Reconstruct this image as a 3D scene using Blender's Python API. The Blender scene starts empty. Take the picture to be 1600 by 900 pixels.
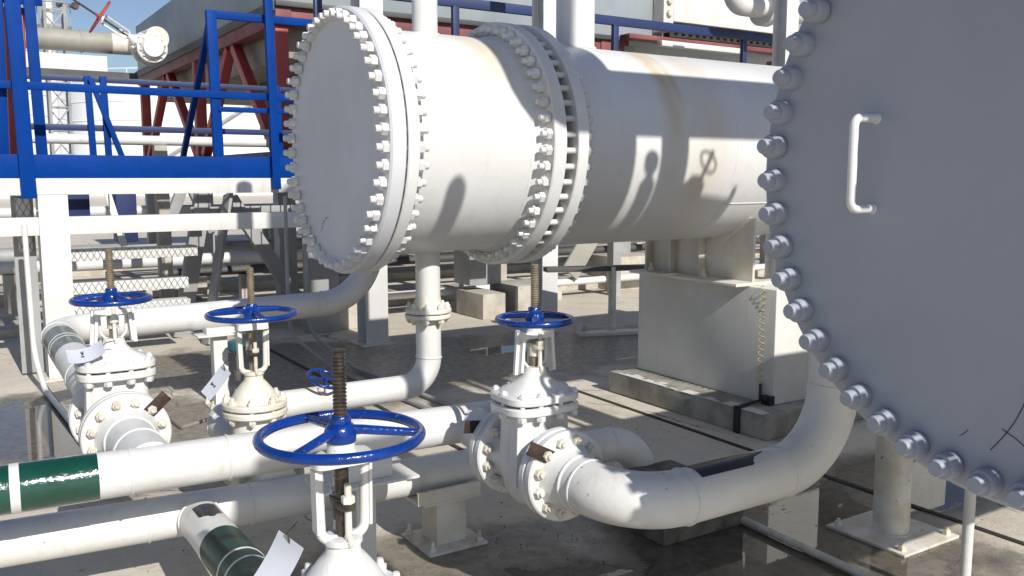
import bpy, bmesh, math, random
from mathutils import Vector, Matrix, Euler
random.seed(7)
PI = math.pi; rad = math.radians
S = bpy.context.scene
# ------------------------------------------------------------------ camera, sky, sun, exposure
cam_d = bpy.data.cameras.new('camera'); cam = bpy.data.objects.new('camera', cam_d)
S.collection.objects.link(cam); S.camera = cam
cam.location = (0, 0, 1.68); cam.rotation_euler = (rad(90 - 7.125), 0, rad(-32.5))
cam_d.lens = 31.5; cam_d.sensor_width = 36; cam_d.clip_start = .05; cam_d.clip_end = 3000
SUN_EL = 34.0; SUN_AZ = -1.0            # azimuth: degrees from -Y towards -X
W = bpy.data.worlds.new('World'); S.world = W; W.use_nodes = True
nt = W.node_tree; bg = nt.nodes['Background']
sky = nt.nodes.new('ShaderNodeTexSky'); sky.sky_type = 'NISHITA'; sky.sun_disc = False
sky.sun_elevation = rad(SUN_EL); sky.sun_rotation = rad(180 + SUN_AZ)
sky.air_density = 1.0; sky.dust_density = .7; sky.ozone_density = 4.0
hs = nt.nodes.new('ShaderNodeHueSaturation'); hs.inputs['Hue'].default_value = .508; hs.inputs['Saturation'].default_value = .92; hs.inputs['Value'].default_value = 1.0
nt.links.new(sky.outputs[0], hs.inputs['Color']); nt.links.new(hs.outputs[0], bg.inputs[0]); bg.inputs[1].default_value = .076
sd = bpy.data.lights.new('sun', 'SUN'); sun = bpy.data.objects.new('sun', sd); S.collection.objects.link(sun)
sd.energy = 4.2; sd.angle = rad(.5); sd.color = (1, .965, .91)
sun.rotation_euler = (rad(90 - SUN_EL), 0, rad(-SUN_AZ)); sun.location = (0, -20, 20)
vs = S.view_settings
vs.view_transform = 'Standard'; vs.look = 'None'; vs.exposure = .25; vs.gamma = 1; vs.use_curve_mapping = False

# ------------------------------------------------------------------ materials
MATS = {}
def mat(name, c1, c2=None, rough=.5, scale=3., bump=.0, bscale=60., metal=0., streak=0., spec=.5, speck=0., coat=0., rvar=.12, contrast=(.35, .65), speck_col=None):
    m = bpy.data.materials.new(name); m.use_nodes = True
    n = m.node_tree.nodes; L = m.node_tree.links; p = n['Principled BSDF']
    c2 = c2 or c1
    geo = n.new('ShaderNodeNewGeometry')
    def noise(sc, det=6, vec=None, rough_=.6):
        t = n.new('ShaderNodeTexNoise'); t.inputs['Scale'].default_value = sc; t.inputs['Detail'].default_value = det
        t.inputs['Roughness'].default_value = rough_
        L.new(vec or geo.outputs['Position'], t.inputs['Vector']); return t
    def ramp(src, a, b):
        r = n.new('ShaderNodeMapRange'); r.interpolation_type = 'SMOOTHSTEP'
        r.inputs['From Min'].default_value = a; r.inputs['From Max'].default_value = b
        L.new(src, r.inputs['Value']); return r.outputs[0]
    def mixc(f, A, B):
        x = n.new('ShaderNodeMix'); x.data_type = 'RGBA'; L.new(f, x.inputs[0])
        for i, v in ((6, A), (7, B)):
            if isinstance(v, tuple): x.inputs[i].default_value = (*v, 1)
            else: L.new(v, x.inputs[i])
        return x.outputs[2]
    t = noise(scale)
    col = mixc(ramp(t.outputs['Fac'], *contrast), c1, c2)
    if streak:
        mp = n.new('ShaderNodeMapping'); mp.inputs['Scale'].default_value = (14, 14, 1.1)
        L.new(geo.outputs['Position'], mp.inputs['Vector'])
        s2 = noise(1.0, 4, mp.outputs[0])
        mul = n.new('ShaderNodeMath'); mul.operation = 'MULTIPLY'; mul.inputs[1].default_value = streak
        L.new(ramp(s2.outputs['Fac'], .56, .75), mul.inputs[0])
        col = mixc(mul.outputs[0], col, tuple(v * k for v, k in zip(c2, (.72, .62, .48))))
    if speck:
        s3 = noise(38, 3)
        mul = n.new('ShaderNodeMath'); mul.operation = 'MULTIPLY'; mul.inputs[1].default_value = 1
        L.new(ramp(s3.outputs['Fac'], .70 - .1 * speck, .76 - .1 * speck), mul.inputs[0])
        col = mixc(mul.outputs[0], col, speck_col or (.16, .12, .09))
    L.new(col, p.inputs['Base Color'])
    r = n.new('ShaderNodeMapRange'); r.inputs['To Min'].default_value = max(.02, rough - rvar); r.inputs['To Max'].default_value = rough + rvar
    t4 = noise(scale * 4, 4); L.new(t4.outputs['Fac'], r.inputs['Value']); L.new(r.outputs[0], p.inputs['Roughness'])
    p.inputs['Metallic'].default_value = metal; p.inputs['Specular IOR Level'].default_value = spec
    if coat: p.inputs['Coat Weight'].default_value = coat; p.inputs['Coat Roughness'].default_value = .08
    if bump:
        b = n.new('ShaderNodeBump'); b.inputs['Strength'].default_value = bump; b.inputs['Distance'].default_value = .01
        t5 = noise(bscale, 3); L.new(t5.outputs['Fac'], b.inputs['Height']); L.new(b.outputs[0], p.inputs['Normal'])
    MATS[name] = m; m['p'] = 0
    return m
white = mat('white_paint', (.70, .70, .685), (.635, .625, .59), .42, 3.2, .12, 45, streak=.35, speck=-.1)
shellw = mat('vessel_white_paint', (.72, .72, .705), (.66, .65, .62), .45, 1.3, .10, 30, streak=.22)
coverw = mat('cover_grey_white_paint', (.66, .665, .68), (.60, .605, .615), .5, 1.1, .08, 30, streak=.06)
coversh = mat('cover_paint_darkened_for_shade', (.36, .385, .435), (.32, .345, .39), .62, 1.1, .08, 30, streak=.06)  # near cover and stud paint darkened to carry their deeper shade
old = mat('worn_white_paint', (.70, .68, .62), (.56, .50, .39), .5, 7, .25, 55, streak=.35, speck=.35)
cream = mat('cream_white_paint', (.71, .69, .63), (.64, .59, .48), .45, 6, .15, 50, streak=.3)
pierw = mat('whitewashed_concrete', (.68, .67, .63), (.61, .595, .55), .8, 2, .10, 60, streak=.2)
blue = mat('blue_paint', (.001, .042, .25), (.001, .036, .20), .5, 3, .12, 60, streak=.1, spec=.08)
wheelb = mat('handwheel_blue_enamel', (.003, .038, .25), (.002, .028, .17), .22, 20, .25, 70, coat=.35, spec=.35, speck=.35, speck_col=(.12, .17, .30))
dblue = mat('dark_blue_paint', (.012, .03, .12), (.015, .028, .09), .5, 3)
red = mat("red_oxide_paint", (.40, .055, .05), (.31, .045, .04), .5, 3, .1, 50, streak=.15)
pink = mat('faded_red_paint', (.24, .075, .075), (.17, .05, .05), .6, 2)
dgreen = mat('dark_green_enamel', (.006, .050, .036), (.004, .036, .027), .38, 9, .10, 26, spec=.22)
green = mat('green_enamel', (.006, .062, .040), (.005, .048, .032), .16, 9, .35, 26, coat=.6)
gband = mat('dull_green_enamel', (.045, .085, .085), (.035, .07, .065), .3, 9, .15, 40)
teal = mat('teal_enamel', (.02, .11, .12), (.015, .08, .09), .3, 9)
rust = mat('brown_rusty_steel', (.022, .012, .009), (.045, .021, .012), .55, 26, .3, 90)
steel = mat('greased_steel', (.05, .042, .036), (.12, .098, .075), .4, 30, .1, 90, metal=.6)
drys = mat('dry_steel', (.30, .25, .17), (.20, .16, .11), .5, 30, .1, 90, metal=.3)
bolt = mat('weathered_bolt_paint', (.68, .66, .60), (.54, .48, .38), .45, 22, .15, 80)
black = mat('black_enamel', (.012, .012, .014), (.02, .02, .022), .35, 8)
gasket = mat('dark_gasket', (.03, .027, .022), (.05, .04, .03), .8, 12)
grey = mat('grey_steel_paint', (.36, .365, .37), (.28, .28, .275), .55, 2, streak=.15)
greyp = mat('grey_panel', (.30, .335, .35), (.25, .285, .30), .5, .8, streak=.25)
dgrey = mat('dark_grey_steel', (.06, .06, .065), (.09, .085, .08), .6, 3)
tan = mat('tan_insulation', (.34, .325, .28), (.28, .265, .225), .6, 2, streak=.2)
conc = mat('concrete', (.52, .48, .41), (.40, .36, .30), .85, 5, .5, 40, streak=.25, speck=.2)
plm = mat('plinth_concrete', (.40, .385, .33), (.25, .235, .19), .8, 5, .6, 40, streak=.4, speck=.4)
concd = mat('damp_concrete', (.20, .185, .15), (.075, .068, .052), .7, 5, .6, 40, streak=.5, speck=.5)
tankw = mat('tank_white_paint', (.74, .76, .78), (.68, .70, .72), .5, .2)
yellow = mat('yellow_plastic', (.50, .43, .20), None, .4, 6)
paper = mat('laminated_paper', (.52, .54, .60), (.47, .49, .55), .35, 8)  # white card greyed and blued to paint in the tags' shade
ink = mat('ink', (.03, .03, .06), None, .6)
glass = mat('window_dark', (.05, .07, .10), None, .15)
# stains of their own shape on the vessel shell: yellowed runs beside the nozzles
def add_stain(m, spots, c):
    n = m.node_tree.nodes; L = m.node_tree.links; p = n['Principled BSDF']
    src = p.inputs['Base Color'].links[0].from_socket
    geo = n.new('ShaderNodeNewGeometry'); nz = n.new('ShaderNodeTexNoise'); nz.inputs['Scale'].default_value = 5
    L.new(geo.outputs['Position'], nz.inputs['Vector'])
    sep = n.new('ShaderNodeSeparateXYZ'); L.new(geo.outputs['Position'], sep.inputs[0])
    tot = None
    for (a, w, z0, z1, k) in spots:
        d = n.new('ShaderNodeMath'); d.operation = 'SUBTRACT'; L.new(sep.outputs[0], d.inputs[0]); d.inputs[1].default_value = a
        ab = n.new('ShaderNodeMath'); ab.operation = 'ABSOLUTE'; L.new(d.outputs[0], ab.inputs[0])
        mr = n.new('ShaderNodeMapRange'); mr.interpolation_type = 'SMOOTHSTEP'
        mr.inputs['From Min'].default_value = w; mr.inputs['From Max'].default_value = 0; L.new(ab.outputs[0], mr.inputs['Value'])
        mz = n.new('ShaderNodeMapRange'); mz.interpolation_type = 'SMOOTHSTEP'
        mz.inputs['From Min'].default_value = z0; mz.inputs['From Max'].default_value = z1; L.new(sep.outputs[2], mz.inputs['Value'])
        q = n.new('ShaderNodeMath'); q.operation = 'MULTIPLY'; L.new(mr.outputs[0], q.inputs[0]); L.new(mz.outputs[0], q.inputs[1])
        q2 = n.new('ShaderNodeMath'); q2.operation = 'MULTIPLY'; L.new(q.outputs[0], q2.inputs[0]); L.new(nz.outputs['Fac'], q2.inputs[1])
        q3 = n.new('ShaderNodeMath'); q3.operation = 'MULTIPLY'; L.new(q2.outputs[0], q3.inputs[0]); q3.inputs[1].default_value = k
        if tot is None: tot = q3.outputs[0]
        else:
            s = n.new('ShaderNodeMath'); s.operation = 'MAXIMUM'; L.new(tot, s.inputs[0]); L.new(q3.outputs[0], s.inputs[1]); tot = s.outputs[0]
    x = n.new('ShaderNodeMix'); x.data_type = 'RGBA'; L.new(tot, x.inputs[0]); L.new(src, x.inputs[6]); x.inputs[7].default_value = (*c, 1)
    L.new(x.outputs[2], p.inputs['Base Color'])
add_stain(shellw, [(2.58, .16, 1.9, 2.45, 1.1), (3.78, .12, 1.4, 2.4, 1.5), (3.86, .07, 1.9, 2.3, 1.4), (4.05, .3, 1.1, 1.5, .5)], (.60, .46, .25))

def ground_mat():
    m = bpy.data.materials.new('yard_concrete'); m.use_nodes = True
    n = m.node_tree.nodes; L = m.node_tree.links; p = n['Principled BSDF']
    geo = n.new('ShaderNodeNewGeometry'); pos = geo.outputs['Position']
    def noise(sc, det=8, r=.62):
        t = n.new('ShaderNodeTexNoise'); t.inputs['Scale'].default_value = sc; t.inputs['Detail'].default_value = det
        t.inputs['Roughness'].default_value = r; L.new(pos, t.inputs['Vector']); return t.outputs['Fac']
    def mr(v, a, b, c=0, d=1):
        r = n.new('ShaderNodeMapRange'); r.interpolation_type = 'SMOOTHSTEP'; L.new(v, r.inputs['Value'])
        for k, x in zip(('From Min', 'From Max', 'To Min', 'To Max'), (a, b, c, d)): r.inputs[k].default_value = x
        return r.outputs[0]
    def mth(op, a, b):
        x = n.new('ShaderNodeMath'); x.operation = op
        for i, v in enumerate((a, b)):
            if isinstance(v, (int, float)): x.inputs[i].default_value = v
            else: L.new(v, x.inputs[i])
        return x.outputs[0]
    def mixc(f, A, B):
        x = n.new('ShaderNodeMix'); x.data_type = 'RGBA'; L.new(f, x.inputs[0])
        for i, v in ((6, A), (7, B)):
            if isinstance(v, tuple): x.inputs[i].default_value = (*v, 1)
            else: L.new(v, x.inputs[i])
        return x.outputs[2]
    big = noise(.55); mid = noise(2.3); fine = noise(16); grit = noise(70, 3)
    def spot(x, y, rx, ry):
        mp = n.new('ShaderNodeMapping'); mp.vector_type = 'POINT'
        mp.inputs['Location'].default_value = (-x / rx, -y / ry, 0); mp.inputs['Scale'].default_value = (1 / rx, 1 / ry, 0)
        L.new(pos, mp.inputs['Vector'])
        ln = n.new('ShaderNodeVectorMath'); ln.operation = 'LENGTH'; L.new(mp.outputs[0], ln.inputs[0])
        return ln.outputs['Value']
    # puddles: where rain water stands on the slab
    pud = None
    for s in [(3.05, 2.55, .95, .75), (4.4, 2.85, 1.0, .42), (2.05, 2.55, .7, .55), (4.6, 7.3, .55, .25), (.35, 6.6, .55, 1.0), (-.6, 5.6, .9, .5), (1.0, 2.9, .5, .3), (3.3, 1.2, .7, .6)]:
        d = spot(*s); pud = d if pud is None else mth('MINIMUM', pud, d)
    e = mth('ADD', pud, mth('MULTIPLY', mth('SUBTRACT', mid, .5), 1.5))
    e = mth('ADD', e, mth('MULTIPLY', mth('SUBTRACT', fine, .5), .5))
    dp = None
    for s_ in [(4.0, 7.1, 1.9, 1.0), (2.2, 8.0, 1.4, .9), (5.6, 6.9, 1.2, .9), (1.6, 3.2, .8, .5), (2.6, 6.6, 1.0, .7), (1.0, 6.0, .8, 1.2)]:
        d = spot(*s_); dp = d if dp is None else mth('MINIMUM', dp, d)
    e2 = mth('ADD', mth('ADD', dp, mth('MULTIPLY', mth('SUBTRACT', mid, .5), 1.6)), mth('MULTIPLY', mth('SUBTRACT', fine, .5), .7))
    damp = mth('MAXIMUM', mr(e, 1.38, .95), mr(e2, 1.25, .8)); water = mr(e, .86, .76)
    c = mixc(mr(big, .35, .65), (.66, .60, .50), (.56, .505, .415))
    c = mixc(mr(mid, .52, .72, 0, .75), c, (.42, .37, .29))
    c = mixc(mr(fine, .58, .72, 0, .55), c, (.26, .22, .165))
    c = mixc(mr(grit, .66, .72, 0, .8), c, (.07, .06, .05))
    wetc = mixc(mr(fine, .4, .65), (.225, .192, .148), (.145, .122, .092))
    c = mixc(mth('MULTIPLY', damp, .9), c, wetc)
    c = mixc(mth('MULTIPLY', mr(e, 1.0, .80), .8), c, mixc(mr(fine, .4, .65), (.105, .09, .066), (.06, .05, .037)))
    vo = n.new('ShaderNodeTexVoronoi'); vo.feature = 'DISTANCE_TO_EDGE'; vo.inputs['Scale'].default_value = .55
    wv = n.new('ShaderNodeVectorMath'); wv.operation = 'ADD'; tn = n.new('ShaderNodeTexNoise'); tn.inputs['Scale'].default_value = 2.2; tn.inputs['Detail'].default_value = 6
    L.new(pos, tn.inputs['Vector']); sc = n.new('ShaderNodeVectorMath'); sc.operation = 'SCALE'; sc.inputs['Scale'].default_value = .22; L.new(tn.outputs['Color'], sc.inputs[0]); L.new(pos, wv.inputs[0]); L.new(sc.outputs[0], wv.inputs[1]); L.new(wv.outputs[0], vo.inputs['Vector'])
    crack = mth('MULTIPLY', mr(vo.outputs['Distance'], .0045, .0015), mr(mid, .42, .58))
    c = mixc(mth('MULTIPLY', crack, .75), c, (.06, .05, .04))
    L.new(c, p.inputs['Base Color'])
    rr = mth('ADD', mr(fine, .3, .7, .72, .9), mth('MULTIPLY', damp, -.38))
    rr = mth('MAXIMUM', mth('SUBTRACT', rr, mth('MULTIPLY', water, .9)), .025)
    L.new(rr, p.inputs['Roughness'])
    p.inputs['Specular IOR Level'].default_value = .5
    b = n.new('ShaderNodeBump'); b.inputs['Distance'].default_value = .012
    L.new(mth('MULTIPLY', mth('SUBTRACT', 1.0, water), .55), b.inputs['Strength'])
    L.new(mth('ADD', fine, mth('MULTIPLY', grit, .4)), b.inputs['Height']); L.new(b.outputs[0], p.inputs['Normal'])
    return m
groundm = ground_mat()

# ------------------------------------------------------------------ mesh helpers
def V(*a): return Vector(a)
def frame(d):
    d = Vector(d).normalized(); u = V(0, 0, 1) if abs(d.z) < .9 else V(1, 0, 0)
    s = u.cross(d).normalized(); return s, d.cross(s).normalized(), d
class MB:
    def __init__(s): s.v = []; s.f = []
    def add(s, vs_, fs):
        o = len(s.v); s.v += [Vector(p) for p in vs_]; s.f += [tuple(i + o for i in f) for f in fs]; return s
    def box(s, c, d, rot=None):
        c = Vector(c); R_ = rot or Matrix.Identity(3); h = Vector(d) / 2
        vs_ = [c + R_ @ V(x * h.x, y * h.y, z * h.z) for x in (-1, 1) for y in (-1, 1) for z in (-1, 1)]
        return s.add(vs_, [(0, 1, 3, 2), (4, 6, 7, 5), (0, 4, 5, 1), (2, 3, 7, 6), (0, 2, 6, 4), (1, 5, 7, 3)])
    def bb(s, x0, x1, y0, y1, z0, z1): return s.box(((x0 + x1) / 2, (y0 + y1) / 2, (z0 + z1) / 2), (x1 - x0, y1 - y0, z1 - z0))
    def bar(s, p, q, w, h, up=None):          # rectangular bar p->q: w sideways, h along 'up'
        p, q = Vector(p), Vector(q); d = (q - p); L_ = d.length; d.normalize()
        u = Vector(up) if up else (V(0, 0, 1) if abs(d.z) < .95 else V(0, 1, 0))
        sd_ = d.cross(u).normalized(); u = sd_.cross(d).normalized()
        return s.box((p + q) / 2, (w, L_, h), Matrix((sd_, d, u)).transposed())
    def rings(s, rs, cap=True, closed=False):
        n = len(rs[0]); o = len(s.v)
        for r in rs: s.v += [Vector(p) for p in r]
        m = len(rs)
        for i in range(m if closed else m - 1):
            j = (i + 1) % m
            for k in range(n):
                k2 = (k + 1) % n; s.f.append((o + i * n + k, o + i * n + k2, o + j * n + k2, o + j * n + k))
        if cap and not closed:
            s.f.append(tuple(o + k for k in reversed(range(n)))); s.f.append(tuple(o + (m - 1) * n + k for k in range(n)))
        return s
    def tube(s, pts, r, n=20, cap=True):
        pts = [Vector(p) for p in pts]; rs = []
        r_ = r if isinstance(r, (list, tuple)) else [r] * len(pts)
        d0 = (pts[1] - pts[0]).normalized(); a, b, _ = frame(d0)
        for i, p in enumerate(pts):
            d = (pts[min(i + 1, len(pts) - 1)] - pts[max(i - 1, 0)]).normalized()
            if i:
                q = d0.rotation_difference(d); a = q @ a; b = q @ b
            d0 = d
            rs.append([p + (a * math.cos(t) + b * math.sin(t)) * r_[i] for t in [2 * PI * k / n for k in range(n)]])
        return s.rings(rs, cap)
    def cyl(s, p, q, r, n=20): return s.tube([p, q], r, n)
    def lathe(s, prof, org=(0, 0, 0), axis=(0, 0, 1), n=32, cap=True):     # prof: [(radius, distance along axis)]
        a, b, d = frame(axis); org = Vector(org)
        return s.rings([[org + d * h + (a * math.cos(t) + b * math.sin(t)) * r for t in [2 * PI * k / n for k in range(n)]] for r, h in prof], cap)
    def annulus(s, r0, r1, h0, h1, org, axis, n=64, ch=.006):
        a, b, d = frame(axis); org = Vector(org)
        pr = [(r0, h0), (r1 - ch, h0), (r1, h0 + ch), (r1, h1 - ch), (r1 - ch, h1), (r0, h1)]
        rs = [[org + d * h + (a * math.cos(t) + b * math.sin(t)) * r for t in [2 * PI * k / n for k in range(n)]] for r, h in pr]
        return s.rings(rs, False, True)
    def torus(s, c, axis, R_, r, n=40, m=10, a0=0, a1=2 * PI):
        u, v, d = frame(axis); c = Vector(c); rs = []
        full = a1 - a0 > 6.28
        for i in range(n + (0 if full else 1)):
            t = a0 + (a1 - a0) * i / n; e = u * math.cos(t) + v * math.sin(t)
            rs.append([c + e * (R_ + r * math.cos(k)) + d * r * math.sin(k) for k in [2 * PI * j / m for j in range(m)]])
        return s.rings(rs, not full, full)
    def hex(s, c, axis, af, h, rot=0):
        a, b, d = frame(axis); c = Vector(c); R_ = af / math.sqrt(3); rs = []
        for (rr, hh) in ((R_ , 0), (R_, h * .86), (R_ * .88, h)):
            rs.append([c + d * hh + (a * math.cos(t) + b * math.sin(t)) * rr for t in [rot + k * PI / 3 for k in range(6)]])
        return s.rings(rs)
    def loft(s, secs, n=28):                 # secs: (z, half x, half y, exponent)
        rs = []
        for (z, hx, hy, ex) in secs:
            r = []
            for k in range(n):
                t = 2 * PI * k / n; c_, s_ = math.cos(t), math.sin(t)
                r.append(V(hx * math.copysign(abs(c_) ** (2 / ex), c_), hy * math.copysign(abs(s_) ** (2 / ex), s_), z))
            rs.append(r)
        return s.rings(rs)
    def build(s, name, m, parent=None, bevel=0, sharp=35, org=None):
        o_ = Vector(org) if org is not None else (Vector(parent['o']) if parent is not None and 'o' in parent else V(0, 0, 0))
        me = bpy.data.meshes.new(name); me.from_pydata([p - o_ for p in s.v], [], s.f)
        bm = bmesh.new(); bm.from_mesh(me); bmesh.ops.recalc_face_normals(bm, faces=bm.faces)
        if bevel:
            es = [e for e in bm.edges if len(e.link_faces) == 2 and e.calc_face_angle(0) > .6]
            bmesh.ops.bevel(bm, geom=es, offset=bevel, segments=2, profile=.6, affect='EDGES', clamp_overlap=True)
        bm.to_mesh(me); bm.free()
        if bevel: sharp = 18
        for pl in me.polygons: pl.use_smooth = True
        me.set_sharp_from_angle(angle=rad(sharp)); me.materials.append(m)
        ob = bpy.data.objects.new(name, me); S.collection.objects.link(ob)
        if parent is not None: ob.parent = parent
        elif org is not None: ob.location = o_
        return ob
def thing(name, label, cat, loc=(0, 0, 0), group=None, local=False):
    o = bpy.data.objects.new(name, None); S.collection.objects.link(o); o.location = loc; o.empty_display_size = .1
    o['label'] = label; o['category'] = cat
    if group: o['group'] = group
    o['o'] = (0., 0., 0.) if local else tuple(float(x) for x in loc)
    return o
def tag(o, label, cat, group=None):
    o['label'] = label; o['category'] = cat
    if group: o['group'] = group
    return o
def structure(o): o['kind'] = 'structure'; return o
def child_copy(o, parent, loc, rot=(0, 0, 0)):
    c = o.copy(); S.collection.objects.link(c); c.parent = parent; c.location = loc; c.rotation_euler = rot; return c
def bend(pts, R_, n=10):                      # polyline with rounded corners
    pts = [Vector(p) for p in pts]; out = [pts[0]]
    for i in range(1, len(pts) - 1):
        r = R_[i - 1] if isinstance(R_, (list, tuple)) else R_
        d1 = (pts[i - 1] - pts[i]).normalized(); d2 = (pts[i + 1] - pts[i]).normalized()
        ang = d1.angle(d2); t = r / math.tan(ang / 2)
        c = pts[i] + (d1 + d2).normalized() * (r / math.sin(ang / 2))
        s0 = pts[i] + d1 * t - c; ax = s0.cross(pts[i] + d2 * t - c).normalized(); tot = PI - ang
        for k in range(n + 1): out.append(c + Matrix.Rotation(tot * k / n, 3, ax) @ s0)
    out.append(pts[-1]); return out
def weld(mb, p, d, r, w=.0055): return mb.torus(p, d, r, w, 32, 6)

# ------------------------------------------------------------------ setting: ground
g = MB(); g.add([(-400, -400, 0), (600, -400, 0), (600, 800, 0), (-400, 800, 0)], [(0, 1, 2, 3)])
structure(g.build('ground', groundm))
def on_ground(name, pts, w, h, m):
    b = MB()
    for p, q in zip(pts, pts[1:]): b.bar((*p, h / 2), (*q, h / 2), w, h)
    return b.build(name, m)
j = MB()
for (p, q) in [((2.62, 8.6), (2.62, 4.55)), ((4.14, 5.6), (4.08, .3)), ((.62, 8.0), (.70, 5.4))]:
    j.bar((*p, .003), (*q, .003), .035, .006)
structure(j.build('ground_joint', gasket))
sl = MB(); sl.bb(-8, 30, 10.6, 11.6, .0, .09); sl.bb(-8, 40, 13.2, 14.6, .0, .12)
structure(sl.build('kerb', conc, bevel=.01))
gr = MB(); rg = random.Random(3)
for i in range(520):
    c_ = rg.choice([(.9, 3.1), (1.6, 2.9), (2.1, 3.2), (2.6, 3.0), (.2, 5.0), (3.8, 4.6), (3.3, 2.2), (1.5, 4.3), (4.2, 5.5)])
    r_ = rg.uniform(.002, .0065); x_, y_ = c_[0] + rg.gauss(0, .35), c_[1] + rg.gauss(0, .3)
    q_ = Euler((rg.random() * 6, rg.random() * 6, rg.random() * 6)).to_matrix()
    vs_ = [V(x_, y_, r_ * .5) + q_ @ V(a_ * r_ * rg.uniform(.6, 1.2), b_ * r_ * rg.uniform(.6, 1.2), c2_ * r_ * .6) for a_, b_, c2_ in ((1, 0, 0), (-1, 0, 0), (0, 1, 0), (0, -1, 0), (0, 0, 1), (0, 0, -1))]
    gr.add(vs_, [(0, 2, 4), (2, 1, 4), (1, 3, 4), (3, 0, 4), (2, 0, 5), (1, 2, 5), (3, 1, 5), (0, 3, 5)])
go = tag(gr.build('grit', concd, sharp=10), 'dark grit scattered on the slab around the pipes', 'grit'); go['kind'] = 'stuff'

# ------------------------------------------------------------------ heat exchangers
def stud_mesh(r, af, nh, length, pro):
    b = MB(); b.lathe([(r * .8, -pro), (r, -pro + .006), (r, length + pro - .006), (r * .8, length + pro)], axis=(1, 0, 0), n=12)
    b.hex((-.001, 0, 0), (-1, 0, 0), af, nh); b.hex((length + .001, 0, 0), (1, 0, 0), af, nh); return b
def big_stud():
    b = MB(); b.lathe([(.018, -.066), (.021, -.061), (.021, .22), (.018, .226)], axis=(1, 0, 0), n=20)
    for sg, o_ in ((-1, -.001), (1, .159)): b.lathe([(.0315, 0), (.0325, .004), (.0325, .034), (.029, .04)], (o_, 0, 0), (sg, 0, 0), 24)
    return b
def exchanger(ca, cb, cz, k, label, big):
    t = thing('heat_exchanger', label, 'heat exchanger', (ca, cb, 0))
    o = (ca, cb, cz); X = (1, 0, 0); R = .72 * k; r = .622 * k
    c = MB(); c.lathe([(R - .012, 0), (R, .010), (R, .078), (R - .006, .084)], o, X, 96); cover = c.build('end_cover', coversh if big else coverw, t, sharp=30)
    c = MB(); c.lathe([(R - .03, .080), (R - .03, .10)], o, X, 96); c.build('gasket', gasket, t)
    c = MB(); c.annulus(r - .02, R, .094, .158, o, X, 96); c.build('flange', shellw, t, sharp=30)
    c = MB(); c.lathe([(r + .03, .158), (r + .012, .185), (r, .225), (r, .90), (r + .012, .925), (r + .03, .962)], o, X, 96, False)
    weld(c, (ca + .23, cb, cz), X, r, .004); weld(c, (ca + .88, cb, cz), X, r, .004)
    c.build('channel', shellw, t, sharp=40)
    c = MB(); c.annulus(r - .02, R, .962, 1.046, o, X, 96); c.build('flange', shellw, t, sharp=30)
    c = MB(); c.lathe([(r - .005, 1.045), (r - .005, 1.125)], o, X, 96, False); c.build('tube_sheet', dgrey, t)  # dark grey puts the shade of the flange gap into the colour
    c = MB(); c.annulus(r - .02, R, 1.122, 1.195, o, X, 96); c.build('flange', shellw, t, sharp=30)
    L_ = 5.2
    c = MB(); c.lathe([(r + .03, 1.195), (r + .01, 1.23), (r, 1.28), (r, L_), (r + .0, L_)], o, X, 96, False)
    for a in (1.285, 2.45, 3.9): weld(c, (ca + a, cb, cz), X, r, .0035)
    c.cyl((ca + 2.45, cb - r * math.cos(.62), cz - r * math.sin(.62)), (ca + 3.9, cb - r * math.cos(.62), cz - r * math.sin(.62)), .004, 6)
    c.build('shell', shellw, t, sharp=40)
    c = MB(); c.annulus(r - .02, R, L_, L_ + .08, o, X, 96); c.annulus(r - .02, R, L_ + .09, L_ + .17, o, X, 96); c.build('flange', shellw, t)
    c = MB(); c.lathe([(r * math.cos(q), L_ + .17 + .45 * math.sin(q)) for q in [i * PI / 2 / 10 * .99 for i in range(11)]], o, X, 64); c.build('head', shellw, t, sharp=60)
    # bolts
    rb = R - .047 * k
    s1 = stud_mesh(.0195 * k, .056 * k, .034 * k, .158, .064 * k).build('stud_bolt', white, t, bevel=0, sharp=40, org=(0, 0, 0))
    s2 = stud_mesh(.018 * k, .054 * k, .034 * k, .233, .062 * k).build('stud_bolt', white, t, bevel=0, sharp=40, org=(0, 0, 0))
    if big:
        s1.data = big_stud().build('stud_bolt', coversh, None, sharp=50, org=(0, 0, 0)).data
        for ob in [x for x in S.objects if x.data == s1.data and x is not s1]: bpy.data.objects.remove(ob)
    N = 48
    for ring, sm, x0 in ((0, s1, 0), (1, s2, .962)):
        for i in range(N):
            th = 2 * PI * (i + .5) / N + (.02 if big else .0)
            loc = (x0 + random.uniform(-.006, .006), rb * math.cos(th), cz + rb * math.sin(th)); rot = (random.uniform(0, 6.28), 0, 0)
            if i == 0: sm.location = loc; sm.rotation_euler = rot
            else: child_copy(sm, t, loc, rot)
    # nozzles
    def nozzle(a, rn, z1, fl=None, down=False):
        sgn = -1 if down else 1
        c = MB(); zs = cz + sgn * (r - .05)
        c.cyl((ca + a, cb, zs), (ca + a, cb, z1), rn, 32)
        zj = cz + sgn * (r - .004); c.torus((ca + a, cb, zj), (0, 0, 1), rn + .004, .010, 32, 8)
        if fl: c.annulus(rn - .01, fl, 0, .035, (ca + a, cb, z1), (0, 0, sgn), 40)
        return c.build('nozzle', shellw, t, sharp=40)
    if big: nozzle(.36, .06, 3.70); nozzle(1.84, .112, 4.05)
    else: nozzle(.555, .073, 3.95); nozzle(1.62, .122, 3.1, .2); nozzle(.555, .073, .925, down=True)
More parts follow.
